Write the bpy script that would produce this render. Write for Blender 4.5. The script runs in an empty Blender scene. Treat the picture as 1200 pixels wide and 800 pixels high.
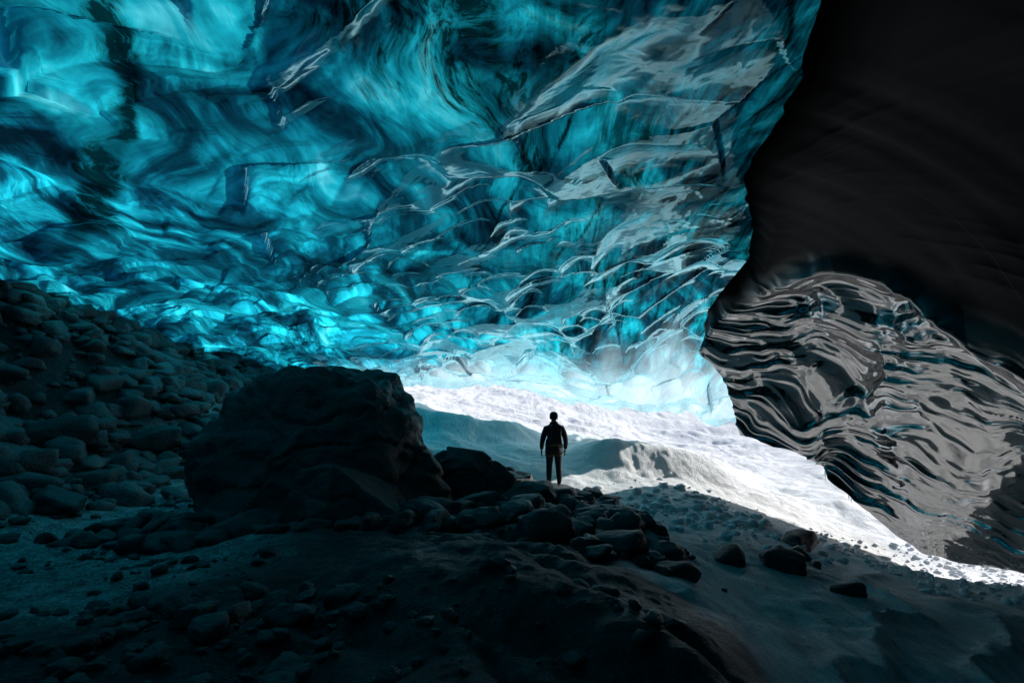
import bpy, bmesh, math, random
import numpy as np
from mathutils import Vector
S = bpy.context.scene
rng = np.random.RandomState(7)

# ---------------------------------------------------------------- noise
def _h(ix, iy, iz, s):
    n = (ix.astype(np.int64)*374761393 + iy.astype(np.int64)*668265263 + iz.astype(np.int64)*2147483647 + s*974634777) & 0xffffffff
    n = ((n ^ (n >> 13)) * 1274126177) & 0xffffffff
    n = ((n ^ (n >> 15)) * 2246822519) & 0xffffffff
    n = n ^ (n >> 16)
    return (n & 0xffffff) / float(0xffffff)
def vnoise(x, y, z=None, s=0):
    if z is None: z = np.zeros_like(x)
    ix, iy, iz = np.floor(x), np.floor(y), np.floor(z)
    fx, fy, fz = x-ix, y-iy, z-iz
    q = lambda t: t*t*t*(t*(t*6-15)+10)
    u, v, w = q(fx), q(fy), q(fz)
    r = 0
    for a in (0, 1):
        for b in (0, 1):
            for c in (0, 1):
                r = r + _h(ix+a, iy+b, iz+c, s)*(u if a else 1-u)*(v if b else 1-v)*(w if c else 1-w)
    return r*2-1
def fbm(x, y, z=None, s=0, o=4, g=.5):
    r = 0; a = 1.
    if z is None: z = np.zeros_like(x)
    for i in range(o):
        r = r + a*vnoise(x*2**i+i*13.7, y*2**i+i*7.1, z*2**i+i*3.3, s+i); a *= g
    return r
def worley(x, y, s=0, jit=.85):
    ix, iy = np.floor(x), np.floor(y)
    f1 = np.full_like(x, 9.); cid = np.zeros_like(x); dy = np.zeros_like(x)
    z0 = np.zeros_like(x)
    for a in (-1, 0, 1):
        for b in (-1, 0, 1):
            cx, cy = ix+a, iy+b
            px = cx+.5+(_h(cx, cy, z0, s)-.5)*jit; py = cy+.5+(_h(cx, cy, z0, s+5)-.5)*jit
            d = np.hypot(px-x, py-y)
            m = d < f1
            cid = np.where(m, _h(cx, cy, z0, s+9), cid); dy = np.where(m, y-py, dy)
            f1 = np.where(m, d, f1)
    return f1, dy, cid
def sstep(a, b, x):
    t = np.clip((x-a)/(b-a), 0, 1); return t*t*(3-2*t)

class TPS:
    def __init__(self, pts, lam=.02):
        P = np.array(pts, float); self.c = P[:, :2]; n = len(P)
        K = self.k(np.hypot(*(self.c[:, None]-self.c[None]).transpose(2, 0, 1)))+lam*np.eye(n)
        A = np.zeros((n+3, n+3)); A[:n, :n] = K; A[:n, n] = 1; A[:n, n+1:] = self.c
        A[n, :n] = 1; A[n+1:, :n] = self.c.T
        self.w = np.linalg.solve(A, np.concatenate([P[:, 2], [0, 0, 0]]))
    def k(self, r): return r*r*np.log(r+1e-9)
    def __call__(self, x, y):
        r = self.w[-3]+self.w[-2]*x+self.w[-1]*y
        for (cx, cy), w in zip(self.c, self.w): r = r+w*self.k(np.hypot(x-cx, y-cy))
        return r

# ---------------------------------------------------------------- mesh helpers
def link(o):
    S.collection.objects.link(o); return o
def raw_mesh(name, V, F, mat=None, smooth=True):
    me = bpy.data.meshes.new(name); F = np.asarray(F, np.int32); k = F.shape[1]
    me.vertices.add(len(V)); me.vertices.foreach_set('co', np.asarray(V, np.float32).ravel())
    me.loops.add(F.size); me.loops.foreach_set('vertex_index', F.ravel())
    me.polygons.add(len(F)); me.polygons.foreach_set('loop_start', np.arange(0, F.size, k, dtype=np.int32))
    me.polygons.foreach_set('use_smooth', np.full(len(F), smooth))
    me.update(calc_edges=True); me.validate()
    if mat: me.materials.append(mat)
    return link(bpy.data.objects.new(name, me))
def grid_obj(name, X, Y, Z, mat):
    n, m = X.shape
    V = np.stack([X, Y, Z], -1).reshape(-1, 3)
    i = np.arange(n*m).reshape(n, m)
    F = np.stack([i[:-1, :-1], i[1:, :-1], i[1:, 1:], i[:-1, 1:]], -1).reshape(-1, 4)
    return raw_mesh(name, V, F, mat)
def add_attr(o, name, a):
    at = o.data.attributes.new(name, 'FLOAT', 'POINT'); at.data.foreach_set('value', np.asarray(a, np.float32).ravel())

# ---------------------------------------------------------------- material helpers
class M:
    def __init__(s, name):
        s.m = bpy.data.materials.new(name); s.m.use_nodes = True; s.t = s.m.node_tree; s.t.nodes.clear()
        s.out = s.n('ShaderNodeOutputMaterial'); s.co = s.n('ShaderNodeTexCoord').outputs['Object']
    def n(s, typ, **kw):
        nd = s.t.nodes.new(typ)
        for k, v in kw.items():
            if k.startswith('i_'):
                nd.inputs[k[2:].replace('_', ' ')].default_value = v
            else: setattr(nd, k, v)
        return nd
    def l(s, a, b): s.t.links.new(a, b)
    def mapping(s, scale=(1, 1, 1), rot=(0, 0, 0), src=None):
        mp = s.n('ShaderNodeMapping'); mp.inputs['Scale'].default_value = scale; mp.inputs['Rotation'].default_value = rot
        s.l(src or s.co, mp.inputs['Vector']); return mp.outputs[0]
    def noise(s, scale, detail=4, rough=.5, dist=0, src=None):
        nd = s.n('ShaderNodeTexNoise', i_Scale=scale, i_Detail=detail, i_Roughness=rough, i_Distortion=dist)
        s.l(src or s.co, nd.inputs['Vector']); return nd.outputs['Fac']
    def ramp(s, fac, stops):
        r = s.n('ShaderNodeValToRGB'); e = r.color_ramp.elements
        while len(e) < len(stops): e.new(.5)
        for el, (p, c) in zip(e, stops):
            el.position = p; el.color = (c if isinstance(c, tuple) else (c, c, c))+(1,)
        s.l(fac, r.inputs[0]); return r.outputs[0]
    def math(s, op, a, b=None, clamp=False):
        nd = s.n('ShaderNodeMath', operation=op, use_clamp=clamp)
        for i, v in enumerate((a, b)):
            if v is None: continue
            if isinstance(v, (int, float)): nd.inputs[i].default_value = v
            else: s.l(v, nd.inputs[i])
        return nd.outputs[0]
    def mix(s, f, a, b, mode='MIX'):
        nd = s.n('ShaderNodeMix', data_type='RGBA', blend_type=mode)
        for sk, v in ((nd.inputs[0], f), (nd.inputs[6], a), (nd.inputs[7], b)):
            if isinstance(v, (int, float)): sk.default_value = v
            elif isinstance(v, tuple): sk.default_value = v+(1,)
            else: s.l(v, sk)
        return nd.outputs[2]
    def bump(s, h, strength=.5, dist=.05, normal=None):
        b = s.n('ShaderNodeBump', i_Strength=strength, i_Distance=dist); s.l(h, b.inputs['Height'])
        if normal: s.l(normal, b.inputs['Normal'])
        return b.outputs[0]
    def attr(s, name): return s.n('ShaderNodeAttribute', attribute_name=name).outputs['Fac']
    def principled(s, color, rough=.6, normal=None, **kw):
        p = s.n('ShaderNodeBsdfPrincipled')
        for sk, v in ((p.inputs['Base Color'], color), (p.inputs['Roughness'], rough)):
            if isinstance(v, (int, float)): sk.default_value = v
            elif isinstance(v, tuple): sk.default_value = v+(1,)
            else: s.l(v, sk)
        if normal: s.l(normal, p.inputs['Normal'])
        for k, v in kw.items():
            sk = p.inputs[k.replace('_', ' ')]
            if isinstance(v, bpy.types.NodeSocket): s.l(v, sk)
            else: sk.default_value = v
        s.l(p.outputs[0], s.out.inputs[0]); return p

# blue glacier ice: light from the surface above is transmitted through the roof
def mat_blue_ice():
    m = M('blue_glacier_ice')
    w = m.n('ShaderNodeTexNoise', i_Scale=.3, i_Detail=2.); m.l(m.co, w.inputs['Vector'])
    add = m.n('ShaderNodeVectorMath', operation='MULTIPLY_ADD'); m.l(w.outputs['Color'], add.inputs[0])
    add.inputs[1].default_value = (4.5, 4.5, 2); m.l(m.co, add.inputs[2]); wc = add.outputs[0]
    big = m.noise(.45, 4, .55, 1.2, wc)
    smap = m.mapping((1.5, .5, .8), (0, 0, math.radians(-28)), wc)
    streak = m.noise(1.0, 6, .6, .9, smap)
    fine = m.noise(4.5, 6, .68, .4, smap)
    fac = m.math('ADD', m.math('MULTIPLY', big, 1.0), m.math('MULTIPLY', streak, .6))
    fac = m.math('ADD', fac, m.math('MULTIPLY', fine, .20))
    fac = m.math('SUBTRACT', fac, .41)
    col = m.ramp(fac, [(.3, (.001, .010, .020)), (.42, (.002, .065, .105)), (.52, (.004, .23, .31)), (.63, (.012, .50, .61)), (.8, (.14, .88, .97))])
    sed = m.noise(1.0, 8, .72, .6, m.mapping((3.2, .3, 1), (0, 0, math.radians(-22))))
    sedc = m.ramp(sed, [(.40, .10), (.48, .55), (.57, 1.)])
    col = m.mix(m.attr('sediment'), col, m.mix(1.0, col, sedc, 'MULTIPLY'))
    deb = m.ramp(m.math('ADD', m.attr('debris'), m.math('MULTIPLY', m.math('SUBTRACT', fine, .5), 1.5)), [(.30, 1.), (.66, .06)])
    col = m.mix(1.0, col, deb, 'MULTIPLY')
    col = m.mix(1.0, col, m.attr('painted_glow'), 'MULTIPLY')  # multiplies the painted brightness into the transmitted colour
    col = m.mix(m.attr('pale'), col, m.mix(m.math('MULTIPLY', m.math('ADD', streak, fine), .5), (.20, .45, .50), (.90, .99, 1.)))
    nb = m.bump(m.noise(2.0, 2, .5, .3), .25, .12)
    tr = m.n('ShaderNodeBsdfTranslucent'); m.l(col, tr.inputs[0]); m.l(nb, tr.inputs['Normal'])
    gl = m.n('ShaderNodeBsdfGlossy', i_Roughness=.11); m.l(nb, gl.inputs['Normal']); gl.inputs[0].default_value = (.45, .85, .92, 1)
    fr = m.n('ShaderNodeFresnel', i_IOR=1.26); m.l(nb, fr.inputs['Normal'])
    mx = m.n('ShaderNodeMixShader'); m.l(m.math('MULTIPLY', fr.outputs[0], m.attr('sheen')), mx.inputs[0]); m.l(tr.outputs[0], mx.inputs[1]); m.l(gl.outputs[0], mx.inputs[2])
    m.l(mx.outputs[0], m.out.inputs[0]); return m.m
def mat_dark_ice():
    m = M('dark_glacier_ice')
    st = m.noise(1, 4, .5, .4, m.mapping((.8, .6, 2.2)))
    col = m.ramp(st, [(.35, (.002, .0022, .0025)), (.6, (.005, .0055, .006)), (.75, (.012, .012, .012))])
    g = m.attr('gloss')
    rough = m.math('SUBTRACT', .6, m.math('MULTIPLY', g, .54))
    m.principled(col, rough, m.bump(m.math('ADD', st, m.math('MULTIPLY', m.noise(5, 2, .5), .10)), .2, .05), IOR=2.8, Specular_IOR_Level=m.math('ADD', m.math('MULTIPLY', g, .65), .0))
    return m.m
def mat_rock(name='dark_rock', a=.016, b=.06):
    m = M(name)
    n1 = m.noise(1.6, 6, .62, .3); n2 = m.noise(22, 5, .65)
    f = m.math('ADD', m.math('MULTIPLY', n1, .6), m.math('MULTIPLY', n2, .4))
    col = m.ramp(f, [(.35, (a, a, a*1.02)), (.55, ((a+b)/2,)*3), (.7, (b, b*.98, b*.94))])
    h = m.math('ADD', n1, m.math('MULTIPLY', n2, .4))
    m.principled(col, m.ramp(n1, [(.3, .35), (.7, .7)]), m.bump(h, 1., .1)); return m.m
def mat_snow(name='snow'):
    m = M(name)
    n1 = m.noise(5, 6, .65)
    m.principled(m.ramp(n1, [(.3, (.68, .71, .74)), (.6, (.84, .85, .86))]), .6, m.bump(n1, .7, .06)); return m.m
def mat_ground():
    m = M('ground')
    n1 = m.noise(.9, 5, .6, .5); n2 = m.noise(30, 5, .7); n3 = m.noise(4, 6, .65)
    strk = m.noise(1, 6, .65, .3, m.mapping((5, .9, 1), (0, 0, math.radians(-35))))
    rock = m.ramp(m.math('ADD', m.math('MULTIPLY', n3, .5), m.math('MULTIPLY', n2, .5)), [(.38, (.007, .008, .009)), (.52, (.022, .022, .022)), (.64, (.11, .11, .108))])
    sandc = m.ramp(m.math('ADD', m.math('MULTIPLY', n3, .4), m.math('MULTIPLY', n2, .6)), [(.40, (.05, .05, .05)), (.5, (.28, .28, .27)), (.60, (.65, .65, .65))])
    dirty = m.ramp(m.math('ADD', m.math('MULTIPLY', strk, .6), m.math('MULTIPLY', n2, .4)), [(.38, (.35, .35, .35)), (.5, (.68, .68, .68)), (.62, (.85, .85, .85))])
    snow = m.ramp(n3, [(.3, (.82, .83, .84)), (.6, (.94, .94, .94))])
    c = m.mix(m.attr('sand'), rock, sandc)
    c = m.mix(m.attr('dirty'), c, dirty)
    c = m.mix(m.attr('snow'), c, snow)
    h = m.math('ADD', m.math('MULTIPLY', n3, .9), m.math('MULTIPLY', n2, .7))
    h = m.math('ADD', h, m.math('MULTIPLY', strk, .5))
    h = m.math('MULTIPLY', h, m.math('SUBTRACT', 1., m.math('MULTIPLY', m.attr('snow'), .45)))
    m.principled(c, m.ramp(n1, [(.3, .45), (.7, .8)]), m.bump(h, 1., .1)); return m.m
def mat_simple(name, c, r=.7, bs=60):
    m = M(name); n = m.noise(bs, 4)
    m.principled(m.mix(n, tuple(v*.7 for v in c), tuple(v*1.2 for v in c)), r, m.bump(n, .3, .01)); return m.m

BLUE, DARK, ROCK, SNOW, GROUND = mat_blue_ice(), mat_dark_ice(), mat_rock(), mat_snow(), mat_ground()
ROCK2 = mat_rock('scree_rock', .03, .15)

# ---------------------------------------------------------------- ground
gp = [(0,0,-1.5),(0,2.6,-1.42),(-.8,4.5,-1.44),(0,6,-1.55),(.7,3.2,-1.40),(1.25,3.5,-1.6),(1.9,3.6,-2.0),
(0,8,-1.8),(1.2,7,-1.85),(2,8,-1.98),(2.5,6,-2.15),(4,6,-2.45),(5,5,-2.7),(3,2,-2.5),(2,0,-2.3),(3,-4,-2.4),
(7,4,-3),(8.8,8.8,-3.12),(5.8,10,-2.75),(4.6,11,-2.35),(9.2,12,-3.45),(9.2,10.5,-3.45),(11,11,-3.35),(9,14,-2.85),(8.5,17,-2.3),
(1.06,12.7,-1.95),(0,11,-1.85),(3.7,15.8,-1.4),(3.5,13.5,-1.85),(5.5,15,-1.85),(-.5,17,-1.),(-1.5,18,-.75),(0,22,-.6),(4,22,-1.15),
(9,22,-1.9),(12,16,-2.3),(14,10,-3.2),(16,20,-1.8),(14,0,-3),
(-2,3,-1.6),(-5,5,-1.8),(-4,7,-1.85),(-7.5,9,-1.8),(-8.7,13,-1.3),(-5,12,-1.6),(-3,13,-1.5),(-9.5,9.5,-1.03),(-11,11,.55),(-12,12,2.7),(-13.5,12,4),
(-9,5,-1.2),(-12,5,1.5),(-14,5,3.2),(-10,0,0),(-13,-4,2),(-5,-3,-1.7),(0,-8,-1.7),
(-9.3,14,0.),(-12,16,2.55),(-14,16,4.),(-9.2,18.5,0),(-10.6,21,1.5),(-8,22,.95),(-5,20,.1),(-13,21,3.5),
(-10,25,2.1),(-5,26,1.),(0,26,.1),(5,27,-.6),(12,27,-1.1),(0,36,1.3),(10,36,.6),(-12,36,3),(20,36,.5),(20,26,-.8),(0,48,2.6),(20,48,2.1),(-14,48,4.5)]
gt = TPS(gp, .03)
bndY = [-10, 0, 3, 6, 9, 11, 13, 16, 20, 24, 60]; bndX = [1.7, 1.6, 1.45, 1.6, 1.7, 1.2, .1, -3, -5.5, -9, -40]
def snow_d(x, y):   # signed distance-ish, >0 on the snow side
    return x-np.interp(y, bndY, bndX)
def ground_z(x, y, det=True):
    x = np.asarray(x, float); y = np.asarray(y, float)
    xc, yc = np.clip(x, -15, 20), np.clip(y, -9, 48)
    z = gt(xc, yc)
    far = np.hypot(x-xc, y-yc)
    z = z+far*.10+np.minimum(far*.12, 22)*(fbm(x*.02, y*.02, s=3)+.4)
    if det:
        sd = snow_d(x, y)
        sn = sstep(-.3, .5, sd)
        z = z+(1-sn)*(.09*fbm(x*.9, y*.9, s=11, o=5)+.02*fbm(x*7, y*7, s=12, o=3))
        z = z-(1-sn)*sstep(8.5, 6.5, y)*.16*(1-np.abs(fbm(x*.55+y*.5, y*.35-x*.15, s=15, o=3)))**6*sstep(-3, -1, x)
        z = z+(1-sn)*sstep(9, 7, y)*.05*np.abs(fbm(x*1.7, y*1.4, s=17, o=4))
        f1, f2, _ = worley(x*3.+fbm(x, y, s=2), y*3., s=4)
        near = sstep(14, 3, np.hypot(x-3, y-14))
        z = z+sn*(.06*fbm(x*.8+y*.3, y*.8, s=21, o=4)+.06*near*(f1-.4)*sstep(-.1,.5,fbm(x*.5,y*.5,s=8)))
        z = z+sn*sstep(12, 15, y)*(.16*fbm(x*.45+3, y*.7, s=25, o=2)+.07*np.abs(fbm(x*1.3, y*1.6, s=27, o=4)))
        r = 1-np.abs(vnoise(x*1.1-y*.75+fbm(x*.5, y*.5, s=31)*.6, y*.22+x*.15, s=30))
        z = z+sn*sstep(10.5, 7, y)*.14*(r**3-.4)
        c0 = 14.7+.08*(x-4.4)**2
        z = z+sn*.62*sstep(-.8, .45, y-c0)*np.exp(-np.clip(y-c0-.45, 0, 9)/1.7)*sstep(1.5, 3.2, x)*sstep(7.8, 5.8, x)
        c1 = 17.3+.12*(x+1.5)**2
        z = z+sn*.5*sstep(-.6, .3, y-c1)*np.exp(-np.clip(y-c1-.3, 0, 9)/1.5)*sstep(-4.6, -3.4, x)*sstep(1.4, .0, x)
    return z
def axis(segs):
    out = []
    for a, b, st in segs: out += list(np.arange(a, b, st))
    out.append(segs[-1][1]); return np.array(out)
xs = axis([(-400, -60, 30), (-60, -16, 3), (-16, -9, .09), (-9, -4, .06), (-4, 6, .045), (6, 11, .07), (11, 22, .25), (22, 60, 3), (60, 400, 30)])
ys = axis([(-300, -12, 24), (-12, 1, .3), (1, 7, .038), (7, 18, .055), (18, 26, .09), (26, 50, .4), (50, 100, 4), (100, 500, 30)])
X, Y = np.meshgrid(xs, ys, indexing='ij')
g = grid_obj('ground', X, Y, ground_z(X, Y), GROUND)
sd = snow_d(X, Y)+.35*fbm(X*1.2, Y*1.2, s=40)
far = sstep(8.5, 11.5, Y+.35*(X-3))
add_attr(g, 'snow', sstep(-.1, .35, sd)*np.clip(far+.04, 0, 1))
add_attr(g, 'dirty', sstep(-.15, .25, sd)*.97)
add_attr(g, 'sand', sstep(-2.2, -3.6, X+.5*fbm(X*.7, Y*.7, s=41)-.1*(Y-6))*sstep(-9.8, -8.8, X)*sstep(3.3, 4.2, Y+.5*fbm(X, Y, s=43)))

# ---------------------------------------------------------------- blue ice ceiling
cp = [(-16,-4,.5),(-16,4,1.2),(-16,12,1.4),(-16,20,.8),(-12,4,2.6),(-12,12,2.7),(-12,16,2.5),(-10.5,21,1.5),(-8,22.3,1.15),(-12,23,1.2),
(-6,0,4.3),(-6,6,3.9),(-6.7,8.5,3.6),(-6,13,3.0),(-5,18,1.9),(-5,22.,.95),
(0,0,5),(0,6,4.7),(0,12,3.65),(0,16,2.5),(0,19,1.4),(0,21.3,.7),(2,20.3,.35),
(4,0,5.1),(4,8,4.8),(5.5,12,4.2),(5.4,14.5,3.3),(6.5,16.5,2.3),(5,17,1.5),(5,19.,-.1),
(9,4,5.1),(9,8,4.8),(9,12,4.0),(9,16,2.4),(8.,18,.6),(8.2,19,-.4),(10,21,-1.2),
(-6,-6,3),(0,-6,4),(4,-6,4),(9,-6,4),(-6,-9,-3),(0,-9,-3),(6,-9,-3),(-12,-9,-3)]
ct = TPS(cp, .05)
nx, ny = 640, 820
s_ = np.linspace(0, 1, nx)[:, None]; a0 = -16+25.*s_[:, 0]
edge = np.interp(a0, [-16, -6, -2, 2, 4.5, 10], [22.4, 22.2, 21.3, 20.2, 19.1, 18.9])+.4*vnoise(a0*.6, a0*0, s=50)+.2*vnoise(a0*2, a0*0, s=51)
t = np.linspace(0, 1, ny)[None, :]; t = t**.85
yy = -9+(edge[:, None]+9)*t
a = -16+(np.interp(yy, [-9, 12.9, 14.8, 16, 17, 18, 19, 23], [9.7, 9.7, 6.7, 6.9, 7.3, 7.9, 8.6, 9.5])+16)*s_
wx = a+.45*fbm(a*.35, yy*.35, s=60, o=2); wy = yy+.5*fbm(a*.35, yy*.35, s=66, o=2)
base = ct(a, yy)
def bowls(fx, fy, s, r0, thr, e=1.35, asym=.5):
    f, dy, cid = worley(wx*fx+s*.37, wy*fy+.25*fx*wx, s=s)
    on = sstep(thr, thr+.2, cid)
    r_ = r0*(.75+.4*cid)
    return on*np.clip(1-(f/r_)**2, 0, 1)**e*(1-asym*dy/r_)
deep = sstep(8, 13, yy)
calm = 1-.75*sstep(.5, 2.5, a-.12*(yy-6))*sstep(14.5, 11, yy)      # smooth striated flank on the right
z = base+.42*bowls(.3, .36, 170, .68, .15, 1.5, .3)*(1-.4*deep)*calm+.24*bowls(.55, .85, 181, .62, .32, 1.2)*calm+(.03+.13*deep)*bowls(1.1, 1.8, 172, .60, .36, 1.12)*calm
z = z+.05*bowls(1.3, 1.6, 191, .6, .3, 1.1)*calm*sstep(0, -3, a)
z = z+.24*fbm(a*.22, yy*.26, s=90, o=3)+.05*fbm(wx*.9, wy*.5, s=95, o=2)
fade = sstep(0, 1.3, edge[:, None]-yy)
g1 = bowls(1.5, 1.2, 173, .6, .1)
z = base*(1-fade)+z*fade+(1-fade)*.1*g1
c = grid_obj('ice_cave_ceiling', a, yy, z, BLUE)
painted_glow = .60+1.05*sstep(-1, -8, a)*sstep(5.5, 9, yy)+.25*sstep(-1, -8, a)+.4*sstep(12, 18, yy)-.3*sstep(.5, 5, a)*sstep(17, 10, yy)  # brighter left and toward the opening: transmitted light painted into the ice colour
add_attr(c, 'painted_glow', np.clip(painted_glow, .03, 1.7))
bc = -.84*yy+.55*fbm(yy*.8, yy*0, s=102, o=3)
blk = .72*np.exp(-((a-bc)/(.07*np.clip(yy, 1, 30)*(1+.6*fbm(a*.8, yy*1.2, s=101, o=3))))**2)*sstep(11.5, 9.5, yy)
blk = np.maximum(blk, .55*sstep(-.05, .4, fbm(a*.5+4, yy*.28, s=108, o=3)-.1)*sstep(-4, -2, a)*sstep(14, 9, yy))
for x0, y0, k_, w_, s0 in ((2.2, 13.5, .18, .07, 1), (1.1, 13, .34, .05, 2), (3.6, 13.5, .10, .05, 3), (-.6, 12, .45, .06, 4)):
    cl = x0+(y0-yy)*k_+.18*fbm(yy*.7, yy*0, s=200+s0, o=3)
    blk = np.maximum(blk, .62*np.exp(-((a-cl)/w_)**2)*sstep(16, 14, yy))
add_attr(c, 'debris', np.clip(blk, 0, 1))
add_attr(c, 'sheen', .6*(.3+.7*calm)*(.6+.4*deep))
add_attr(c, 'sediment', np.clip(.15+.85*sstep(-1.5, 2.5, a+.8*fbm(a*.3, yy*.3, s=115)), 0, 1)*sstep(19, 16.5, yy))
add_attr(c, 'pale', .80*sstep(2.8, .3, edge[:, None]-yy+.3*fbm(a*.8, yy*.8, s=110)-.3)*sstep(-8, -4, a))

# ---------------------------------------------------------------- dark ice wall (right)
kY = [-9, 2, 6, 7.6, 9, 11, 11.6, 12.1, 12.4, 12.9, 13.5, 14.1, 14.8]
E = np.array([(2,4.1),(2.,4.3),(3.6,4.4),(3.9,4.3),(4.15,4.1),(5.2,3.85),(5.5,3.7),(5.6,3.55),(5.7,3.5),(5.6,3.25),(5.4,3.0),(5.35,2.7),(5.7,2.1)])
K = np.array([(8,4.),(8,4.2),(8.3,4.2),(8.4,4.0),(8.5,3.9),(8.6,3.4),(8.6,3.2),(8.6,3.0),(8.6,2.8),(8.3,2.4),(7.9,1.9),(7.3,1.4),(6.7,.7)])
B = np.array([(10,-3.8),(9.8,-3.8),(9.6,-3.8),(9.5,-3.5),(9.4,-2.9),(9.3,-3.15),(9.3,-3.2),(9.3,-3.12),(9.25,-2.95),(8.9,-2.3),(8.3,-1.55),(7.6,-1.1),(6.7,-.8)])
wy_ = np.concatenate([np.linspace(-9, 2, 100, False), np.linspace(2, 7, 120, False), np.linspace(7, 11, 330, False), np.linspace(11, 14.8, 380)]); ny2 = len(wy_); nt = 520
tt = np.linspace(-.1, 1, nt)
def itp(A, j):
    f = np.linspace(-9, 14.8, 1200); v = np.interp(f, kY, A[:, j]); k = np.ones(21)/21
    v = np.convolve(np.pad(v, 10, 'edge'), k, 'valid'); return np.interp(wy_, f, v)
ex, ez, kx, kz, bx, bz = itp(E,0), itp(E,1), itp(K,0), itp(K,1), itp(B,0), itp(B,1)
ex = ex+.10*vnoise(wy_*1.3, wy_*0, s=5)+.05*vnoise(wy_*4, wy_*0, s=8)
bz = bz+.10*vnoise(wy_*2.6, wy_*0, s=6)*(wy_ > 12.4)+.05*vnoise(wy_*2.1, wy_*0, s=9)*(wy_ > 8)
T = np.clip(tt, 0, 1)[None, :]; Lp = np.clip(-tt/.1, 0, 1)[None, :]
PX = (1-T)**2*ex[:, None]+2*T*(1-T)*kx[:, None]+T**2*bx[:, None]+Lp*.7
PZ = (1-T)**2*ez[:, None]+2*T*(1-T)*kz[:, None]+T**2*bz[:, None]+Lp*.85
PY = wy_[:, None]*np.ones((1, nt))
dX = np.gradient(PX, axis=1); dZ = np.gradient(PZ, axis=1); L = np.hypot(dX, dZ)+1e-9
NX, NZ = dZ/L, -dX/L
arc = np.cumsum(L, axis=1)
along = PY+np.clip(9.3-bx, 0, 9)[:, None]*(PY > 11.6)*.9
wv = fbm(along*.25, arc*.35, s=120, o=2)
ac = arc+.65*along+1.0*wv+.12*fbm(along*.8, arc*.9, s=127, o=2)
al = along+.4*fbm(along*.5, arc*.8, s=125, o=2)
th = np.interp(wy_, [6, 9, 10.5, 12.3, 15], [.8, .60, .32, .10, .04])[:, None]+.03*vnoise(al*.9, al*0, s=126)
low = sstep(-.07, .07, T-th)
def rdg(v, p=2.): return (1-np.sqrt(v*v+.003))**p
fmod = .45+.75*sstep(-.5, .5, fbm(al*.35, arc*.6, s=150, o=2))
disp = .13*vnoise(al*.4, ac*.9, s=140)+.15*rdg(vnoise(al*.40+5, ac*1.6, s=141))+fmod*(.10*rdg(vnoise(al*.55, ac*2.9, s=142))+.045*rdg(vnoise(al*.9, ac*5.4, s=143)))+.012*vnoise(al*2, ac*9, s=144)
disp = disp*(.12+.88*low*(1-.75*sstep(.86, .94, T)*sstep(13, 11.8, PY)))+.24*wv+.24*np.exp(-((T-th-.02)/.045)**2)*sstep(15, 11, PY)
disp = disp*(1-Lp)*sstep(0, .08, T)
W = grid_obj('dark_ice_wall', PX+NX*disp, PY, PZ+NZ*disp, DARK)
add_attr(W, 'gloss', np.clip(low+.04*sstep(.0, .15, T), 0, 1))

# ---------------------------------------------------------------- rocks
def ico(sub):
    bm = bmesh.new(); bmesh.ops.create_icosphere(bm, subdivisions=sub, radius=1)
    V = np.array([v.co[:] for v in bm.verts]); F = np.array([[v.index for v in f.verts] for f in bm.faces]); bm.free()
    return V/np.linalg.norm(V, axis=1, keepdims=True), F
ICO = {k: ico(k) for k in (2, 3, 4, 6)}
def poly_radius(D, N, d, p):
    q = np.clip(D@N.T/d[None], 1e-3, None); mx = q.max(1, keepdims=True)
    return 1/(mx[:, 0]*((q/mx)**p).sum(1)**(1/p))
def rock_v(sub, seed, size, p=26, nz=.1, nf=1.8):
    r = np.random.RandomState(seed); D, F = ICO[sub]
    k = 11; N = r.normal(size=(k, 3)); N /= np.linalg.norm(N, axis=1, keepdims=True)
    N = np.vstack([N, [[1,0,0],[-1,0,0],[0,1,0],[0,-1,0],[0,0,1],[0,0,-1]]]); d = np.concatenate([r.uniform(.62, 1., k), np.full(6, 1.05)])
    V = D*poly_radius(D, N, d, p)[:, None]
    V = V*(1+nz*fbm(V[:, 0]*nf+seed, V[:, 1]*nf, V[:, 2]*nf, s=seed % 97, o=4))[:, None]
    V = V*np.asarray(size)[None]
    an = r.uniform(0, 6.28); c_, s_ = math.cos(an), math.sin(an)
    R = np.array([[c_, -s_, 0], [s_, c_, 0], [0, 0, 1]]); ti = r.uniform(-.35, .35)
    R = R@np.array([[1, 0, 0], [0, math.cos(ti), -math.sin(ti)], [0, math.sin(ti), math.cos(ti)]])
    return V@R.T, F
def merged(name, items, mat):
    Vs, Fs, o = [], [], 0
    for V, F in items: Vs.append(V); Fs.append(F+o); o += len(V)
    return raw_mesh(name, np.vstack(Vs), np.vstack(Fs), mat)
def scatter(name, n, xf, smin, smax, mat, sub=2, seed=0, sink=.25, pw=2.5, flat=.7, nz=.1):
    r = np.random.RandomState(seed); P = []
    while len(P) < n:
        q = xf(r)
        if q is not None: P.append(q)
    P = np.array(P); gz = ground_z(P[:, 0], P[:, 1]); it = []
    for i, (x, y) in enumerate(P[:, :2]):
        s = smin+(smax-smin)*r.rand()**pw
        V, F = rock_v(sub if s < .22 else max(sub, 3), seed*1000+i, (s*r.uniform(.8, 1.4), s*r.uniform(.75, 1.1), s*r.uniform(.5, .9)*flat/.7), nz=nz)
        it.append((V+np.array([x, y, gz[i]+s*.7*(1-2*sink)*.6]), F))
    return merged(name, it, mat)
def slope_pt(r):
    x, y = r.uniform(-13.3, -6.2), r.uniform(5, 22)
    lim = np.interp(y, [5, 9, 13, 17, 22], [-8.6, -8.6, -8.2, -6.5, -5])
    if x > lim+r.exponential(.35): return None
    return (x, y)
scatter('scree_slope', 2700, slope_pt, .05, .42, ROCK2, 2, 1, pw=3.)
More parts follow.
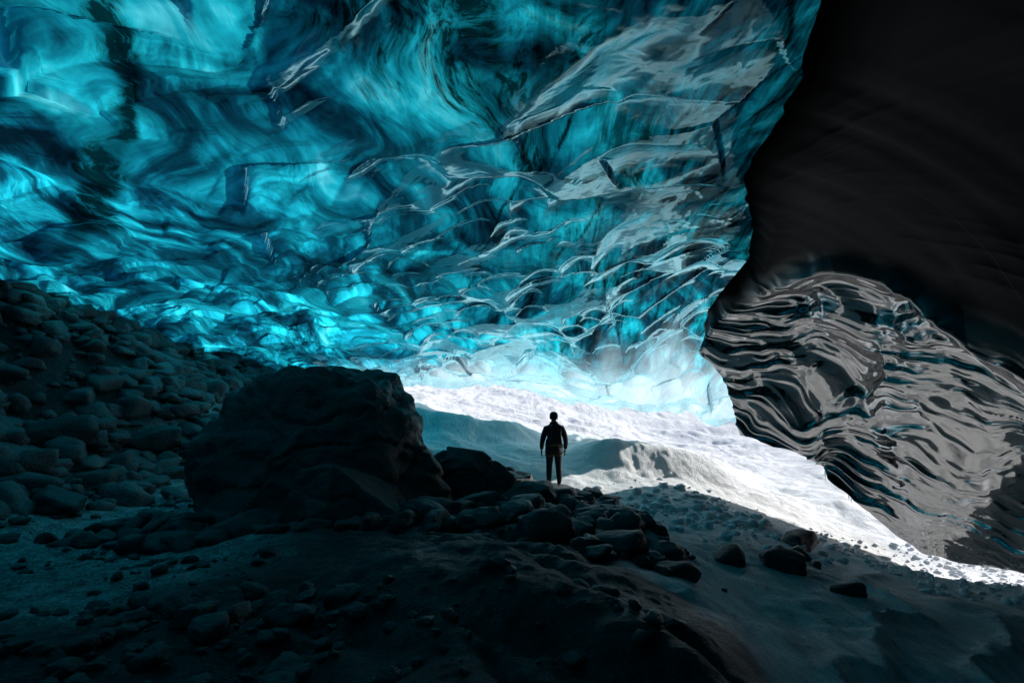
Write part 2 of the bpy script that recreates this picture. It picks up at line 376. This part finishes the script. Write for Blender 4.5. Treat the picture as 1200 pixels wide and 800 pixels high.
def flat_pt(r):
    x, y = r.uniform(-9, 1.5), r.uniform(2.2, 12)
    if fbm(np.array([x*.6]), np.array([y*.6]), s=77)[0] < .0: return None
    return (x, y)
scatter('gravel', 1500, flat_pt, .012, .10, ROCK, 2, 2, pw=3)
def fore_pt(r):
    x, y = r.uniform(-3.6, -.9), r.uniform(2.3, 4.6); return (x, y)
scatter('gravel', 160, fore_pt, .02, .14, ROCK, 3, 9, pw=2.6)
def edge_pt(r):
    y = r.uniform(6.2, 14); x = np.interp(y, bndY, bndX)+r.normal()*.55-.2
    if y > 12 and abs(x-1) < .5: return None
    return (x, y)
scatter('rock_rubble', 300, edge_pt, .04, .28, ROCK, 3, 3, pw=2)
def base_pt(r):
    x, y = r.uniform(-6.6, .6), r.uniform(7.0, 9.0)
    return (x, y)
scatter('stone_pile', 210, base_pt, .05, .33, ROCK, 3, 4, pw=2)
def snow_pt(r):
    x, y = 4.2+r.normal()*1.1, 11.3+r.normal()*1.0
    if snow_d(x, y) < .7: return None
    return (x, y)
scatter('snow_rubble', 600, snow_pt, .012, .14, SNOW, 2, 5, pw=3)
def snow_pt2(r):
    x = r.uniform(6.8, 11); y = r.uniform(8, 12.5); return (x, y)
scatter('snow_rubble', 600, snow_pt2, .015, .08, SNOW, 2, 6, pw=2.4)

def hull_rock(name, pts, mat, p=120, nz=.04, nf=.9, sub=6, seed=3):
    bm = bmesh.new()
    for q in pts: bm.verts.new(q)
    bmesh.ops.convex_hull(bm, input=bm.verts[:]); bm.normal_update()
    c0 = np.mean(np.array(pts), axis=0); N = []; d = []
    for f in bm.faces:
        n = np.array(f.normal[:]); dd = n@(np.array(f.verts[0].co[:])-c0)
        if dd < 0: n, dd = -n, -dd
        N.append(n); d.append(max(dd, .1))
    bm.free(); D, F = ICO[sub]
    V = D*poly_radius(D, np.array(N), np.array(d), p)[:, None]
    w = V*nf
    k = fbm(w[:, 0], w[:, 1], w[:, 2], s=seed, o=6, g=.55)
    k2 = np.abs(fbm(w[:, 0]*1.1+5, w[:, 1]*1.1, w[:, 2]*1.8, s=seed+9, o=3))
    st = 3*fbm(w[:, 0]*.9+1, w[:, 1]*.9, w[:, 2]*1.3, s=seed+20, o=3); fl = np.floor(st); st = (fl+sstep(.35, .65, st-fl))/3
    V = V*(1+nz*k-nz*1.3*np.clip(.16-k2, 0, 1)*5+nz*1.5*st)[:, None]
    return raw_mesh(name, V+c0, F, mat)
hull_rock('boulder', [(-5.75,9.4,-.35),(-5.4,9.4,.2),(-4.0,9.2,.85),(-3.9,10.6,.95),(-2.45,9.2,.72),(-2.3,10.4,.7),(-1.2,9.3,-1.2),(-1.0,9.6,-2.5),
    (-6,9.3,-2.5),(-4.9,8.1,-2.4),(-2.2,8.1,-2.4),(-3.6,8.5,-.5),(-5.5,11.6,-2.4),(-1.6,11.6,-2.4)], ROCK, nz=.055)
hull_rock('boulder', [(-3.7,8.,-2.2),(-3.3,7.9,-.95),(-2.7,7.7,-.8),(-1.7,7.8,-1.6),(-1.5,7.9,-2.3),(-2.7,7.1,-2.2),(-3.2,8.9,-.9),(-2.,8.9,-1.2),(-3.4,9,-2.3),(-1.5,9,-2.3)], ROCK, sub=6, seed=5)
hull_rock('boulder', [(-2.0,10.8,-2.2),(-1.8,10.9,-1.0),(-1.4,10.9,-.72),(-.6,10.9,-.85),(.1,10.9,-1.4),(.3,10.9,-2.2),(-1,10.2,-2.2),(-1.2,10.4,-1.2),(-1,12,-2.2),(-1,11.8,-.9)], ROCK, sub=6, seed=6, nz=.07)
def rock(name, x, y, s, seed, mat=ROCK, dz=0, p=26):
    V, F = rock_v(4, seed, s, p=p); z0 = float(ground_z([x], [y])[0])
    return raw_mesh(name, V+np.array([x, y, z0+dz+s[2]*.35]), F, mat)
for i, (x, y, s) in enumerate([(-.45,8.9,(.5,.4,.3)),(.35,10.6,(.6,.5,.35)),(1.1,10.7,(.3,.3,.2)),(-3.9,7.4,(.32,.3,.25)),(-4.9,7.6,(.28,.3,.22)),(-5.5,8.0,(.3,.3,.25)),
      (4.15,8.0,(.36,.26,.2)),(5.15,9.2,(.22,.2,.14)),(5.6,10.1,(.42,.3,.2)),(4.7,8.6,(.14,.12,.1)),(4.65,7.1,(.2,.15,.12)),(5.0,8.4,(.12,.1,.09)),
      (-8.0,9.0,(.5,.4,.32)),(-8.7,8.7,(.3,.3,.22)),(-9.9,11.2,(.62,.5,.4)),(-8.8,10.8,(.45,.4,.3)),(-9.0,13.,(.6,.5,.4)),(1.9,8.6,(.3,.25,.2)),(1.35,6.9,(.22,.2,.13))]):
    rock('rock', x, y, s, 300+i)
V, F = rock_v(4, 555, (.5, .42, .3), p=12, nz=.03); V[:, 2] = np.minimum(V[:, 2], .16)
raw_mesh('rock', V+np.array([1.06, 12.7, -2.03]), F, ROCK)

# ---------------------------------------------------------------- icicles at the opening
it = []
r = np.random.RandomState(12)
for i in range(26):
    y = r.uniform(12.75, 13.5); j = np.searchsorted(wy_, y); x = bx[j]-r.uniform(-.02, .10); zt = bz[j]+.12
    L_ = r.uniform(.15, .55); n = 9; m_ = 8; V = []
    for k in range(n):
        f = k/(n-1); rad = .03*(1-f)**.8*(1+.25*math.sin(k*2.1+i))+.002
        for q_ in range(m_):
            an = 6.283*q_/m_; V.append((x+rad*math.cos(an), y+rad*math.sin(an), zt-f*L_))
    F = []
    for k in range(n-1):
        for q_ in range(m_):
            F.append((k*m_+q_, k*m_+(q_+1) % m_, (k+1)*m_+(q_+1) % m_, (k+1)*m_+q_))
    it.append((np.array(V), np.array(F)))
m = M('clear_ice'); m.principled((.7, .8, .85), .1, m.bump(m.noise(20), .3, .02), IOR=1.31)
merged('icicles', it, m.m)

# ---------------------------------------------------------------- person
def skin(verts, edges, radii, root=0, sub=2):
    me = bpy.data.meshes.new('tmp'); me.from_pydata(verts, edges, []); o = link(bpy.data.objects.new('tmp', me))
    md = o.modifiers.new('s', 'SKIN'); md.use_smooth_shade = True
    for i, rr in enumerate(radii):
        sv = me.skin_vertices[0].data[i]; sv.radius = rr if isinstance(rr, tuple) else (rr, rr); sv.use_root = (i == root)
    sb = o.modifiers.new('b', 'SUBSURF'); sb.levels = sb.render_levels = sub
    dg = bpy.context.evaluated_depsgraph_get(); nm = bpy.data.meshes.new_from_object(o.evaluated_get(dg))
    bpy.data.objects.remove(o); return nm
def obj_from(meshdata, name, mat, parent):
    meshdata.name = name; meshdata.materials.clear()
    for q_ in (mat if isinstance(mat, list) else [mat]): meshdata.materials.append(q_)
    for p_ in meshdata.polygons: p_.use_smooth = True
    o = link(bpy.data.objects.new(name, meshdata)); o.parent = parent; return o
P = bpy.data.objects.new('person', None); link(P)
JK = mat_simple('jacket_fabric', (.018, .02, .024)); TR = mat_simple('trouser_fabric', (.014, .014, .016)); BT = mat_simple('boot_leather', (.03, .024, .02))
SK = mat_simple('skin', (.45, .28, .2), .5, 20); HT = mat_simple('wool_hat', (.03, .03, .035), .9); YL = mat_simple('harness_webbing', (.2, .15, .05)); GL = mat_simple('glove', (.02, .02, .02))
PK = mat_simple('pack_fabric', (.025, .025, .03)); EY = mat_simple('eye', (.03, .02, .02), .2)
bv = [(0,0,.95),(0,-.01,1.12),(0,-.015,1.28),(0,-.01,1.41),(0,0,1.51),(0,.02,1.60),(0,.03,1.70)]
br = [(.20,.15),(.205,.15),(.225,.155),(.19,.13),(.075,.075),(.075,.085),(.078,.092)]
be = [(0,1),(1,2),(2,3),(3,4),(4,5),(5,6)]
def ext(par, chain):
    for pt, rr in chain:
        bv.append(pt); br.append(rr); be.append((par, len(bv)-1)); par = len(bv)-1
for sgn in (-1, 1):
    ext(3, [((sgn*.21,-.01,1.40),(.10,.10)),((sgn*.275,-.03,1.27),(.088,.088)),((sgn*.315,-.03,1.14),(.072,.072)),((sgn*.325,.02,1.01),(.066,.066)),((sgn*.32,.07,.89),(.048,.048))])
    ext(0, [((sgn*.10,0,.86),(.125,.135)),((sgn*.115,.01,.68),(.105,.11)),((sgn*.125,.02,.50),(.082,.088)),((sgn*.135,-.01,.32),(.076,.084)),((sgn*.14,-.03,.11),(.062,.068)),((sgn*.15,.05,.055),(.054,.054)),((sgn*.165,.16,.045),(.05,.04))])
bm_ = skin(bv, be, br)
body = obj_from(bm_, 'body', [JK, TR, BT, SK], P)
for p_ in body.data.polygons:
    c_ = p_.center
    p_.material_index = 2 if c_.z < .2 else (3 if c_.z > 1.56 else (1 if c_.z < .86 and abs(c_.x) < .27 else 0))
def lathe(name, prof, sy, mat, cx=0, cy=0, n=28, wob=0.):
    V = []; F = []
    for k, (rr, zz) in enumerate(prof):
        for i in range(n):
            an = 6.2832*i/n; w_ = 1+wob*math.sin(an*5+k)
            V.append((cx+rr*w_*math.cos(an), cy+rr*sy*w_*math.sin(an), zz))
    for k in range(len(prof)-1):
        for i in range(n): F.append((k*n+i, k*n+(i+1) % n, (k+1)*n+(i+1) % n, (k+1)*n+i))
    o = raw_mesh(name, V, F, mat); o.parent = P; return o
lathe('jacket_hem', [(.20,.78),(.238,.785),(.242,.86),(.235,.95),(.225,1.05),(.215,1.15)], .78, JK, wob=.02)
lathe('collar', [(.125,1.45),(.115,1.50),(.105,1.57),(.095,1.58)], 1, JK, cy=.01, wob=.02)
lathe('harness_belt', [(.233,.985),(.243,.985),(.243,1.02),(.233,1.02)], .78, YL)
for sgn in (-1, 1): lathe('harness_leg_loop', [(.125,.735),(.133,.735),(.133,.765),(.125,.765)], 1.05, YL, cx=sgn*.115)
lathe('wool_hat', [(.100,1.64),(.108,1.65),(.110,1.70),(.108,1.75),(.092,1.795),(.055,1.825),(.001,1.83)], 1.15, HT, cy=.03)
def box_sub(name, c0, dims, mat, taper=.8):
    bm = bmesh.new(); bmesh.ops.create_cube(bm, size=1)
    for v in bm.verts:
        k_ = taper if v.co.z > 0 else 1
        v.co.x *= dims[0]*k_; v.co.y *= dims[1]*k_; v.co.z *= dims[2]
    bmesh.ops.bevel(bm, geom=bm.edges[:], offset=min(dims)*.28, segments=4, affect='EDGES', profile=.6)
    me = bpy.data.meshes.new(name); bm.to_mesh(me); bm.free(); o = obj_from(me, name, mat, P); o.location = c0; return o
box_sub('pack_bag', (0,-.22,1.24), (.32,.18,.42), PK); box_sub('pack_lid', (0,-.22,1.46), (.28,.17,.10), PK, .9)
for sgn in (-1, 1):
    st = obj_from(skin([(sgn*.10,-.14,1.42),(sgn*.11,-.06,1.53),(sgn*.11,.07,1.51),(sgn*.12,.15,1.36),(sgn*.15,.08,1.16),(sgn*.14,-.14,1.10)], [(i, i+1) for i in range(5)], [(.022,.010)]*6, 0, 1), 'pack_strap', YL if sgn < 0 else PK, P)
obj_from(skin([(0,.11,1.685),(0,.135,1.655),(0,.115,1.64)], [(0,1),(1,2)], [.010,.016,.012], 0, 1), 'nose', SK, P)
for sgn in (-1, 1):
    bm = bmesh.new(); bmesh.ops.create_uvsphere(bm, u_segments=12, v_segments=8, radius=.012); me = bpy.data.meshes.new('eye'); bm.to_mesh(me); bm.free()
    o = obj_from(me, 'eye', EY, P); o.location = (sgn*.032, .108, 1.685)
    obj_from(skin([(sgn*.088,.02,1.69),(sgn*.096,.012,1.67),(sgn*.086,.02,1.64)], [(0,1),(1,2)], [.012,.014,.009], 0, 1), 'ear', SK, P)
obj_from(skin([(-.025,.112,1.61),(0,.12,1.61),(.025,.112,1.61)], [(0,1),(1,2)], [.006,.008,.006], 0, 1), 'mouth', mat_simple('lips', (.3,.12,.1)), P)
for sgn in (-1, 1):
    hx, hy, hz = sgn*.32, .075, .875
    obj_from(skin([(hx,hy-.01,hz+.02),(hx,hy+.008,hz-.04),(hx,hy+.015,hz-.075)], [(0,1),(1,2)], [(.03,.036),(.022,.043),(.018,.04)], 0), 'palm', GL, P)
    for k, ln in enumerate((.070,.080,.074,.058)):
        fy = hy+.045-k*.024; z0 = hz-.085
        obj_from(skin([(hx,fy,z0+.02),(hx,fy,z0-ln*.35),(hx-sgn*.012,fy+.003,z0-ln*.7),(hx-sgn*.032,fy+.004,z0-ln*.92)], [(0,1),(1,2),(2,3)], [.0105,.010,.0095,.008], 0, 1), 'finger', GL, P)
    obj_from(skin([(hx-sgn*.005,hy+.03,hz-.02),(hx-sgn*.02,hy+.06,hz-.045),(hx-sgn*.028,hy+.068,hz-.085)], [(0,1),(1,2)], [.013,.012,.009], 0, 1), 'thumb', GL, P)
P.location = (1.04, 12.7, -1.875); P.rotation_euler = (0, 0, math.radians(8)); P.scale = (.93, .95, 1.)

# ---------------------------------------------------------------- sun, sky, camera
el, az = math.radians(27), math.radians(60)
d = Vector((math.sin(az)*math.cos(el), math.cos(az)*math.cos(el), math.sin(el)))
sl = bpy.data.lights.new('sun', 'SUN'); sl.energy = 5; sl.angle = math.radians(.6); sl.color = (1, .975, .94)
so = link(bpy.data.objects.new('sun', sl)); so.rotation_euler = (-d).to_track_quat('-Z', 'Y').to_euler(); so.location = d*40
w = bpy.data.worlds.new('World'); S.world = w; w.use_nodes = True; nt_ = w.node_tree
sky = nt_.nodes.new('ShaderNodeTexSky'); sky.sky_type = 'NISHITA'; sky.sun_disc = False; sky.sun_elevation = el; sky.sun_rotation = az
nt_.links.new(sky.outputs[0], nt_.nodes['Background'].inputs[0]); nt_.nodes['Background'].inputs[1].default_value = .15
cd = bpy.data.cameras.new('camera'); cd.lens = 18; cd.sensor_width = 36; cd.shift_y = 80/1200; cd.clip_end = 2000; cd.clip_start = .05
co = link(bpy.data.objects.new('camera', cd)); co.location = (0, 0, 0); co.rotation_euler = (math.radians(90), 0, 0); S.camera = co
S.view_settings.view_transform = 'Standard'; S.view_settings.look = 'None'; S.view_settings.exposure = 0
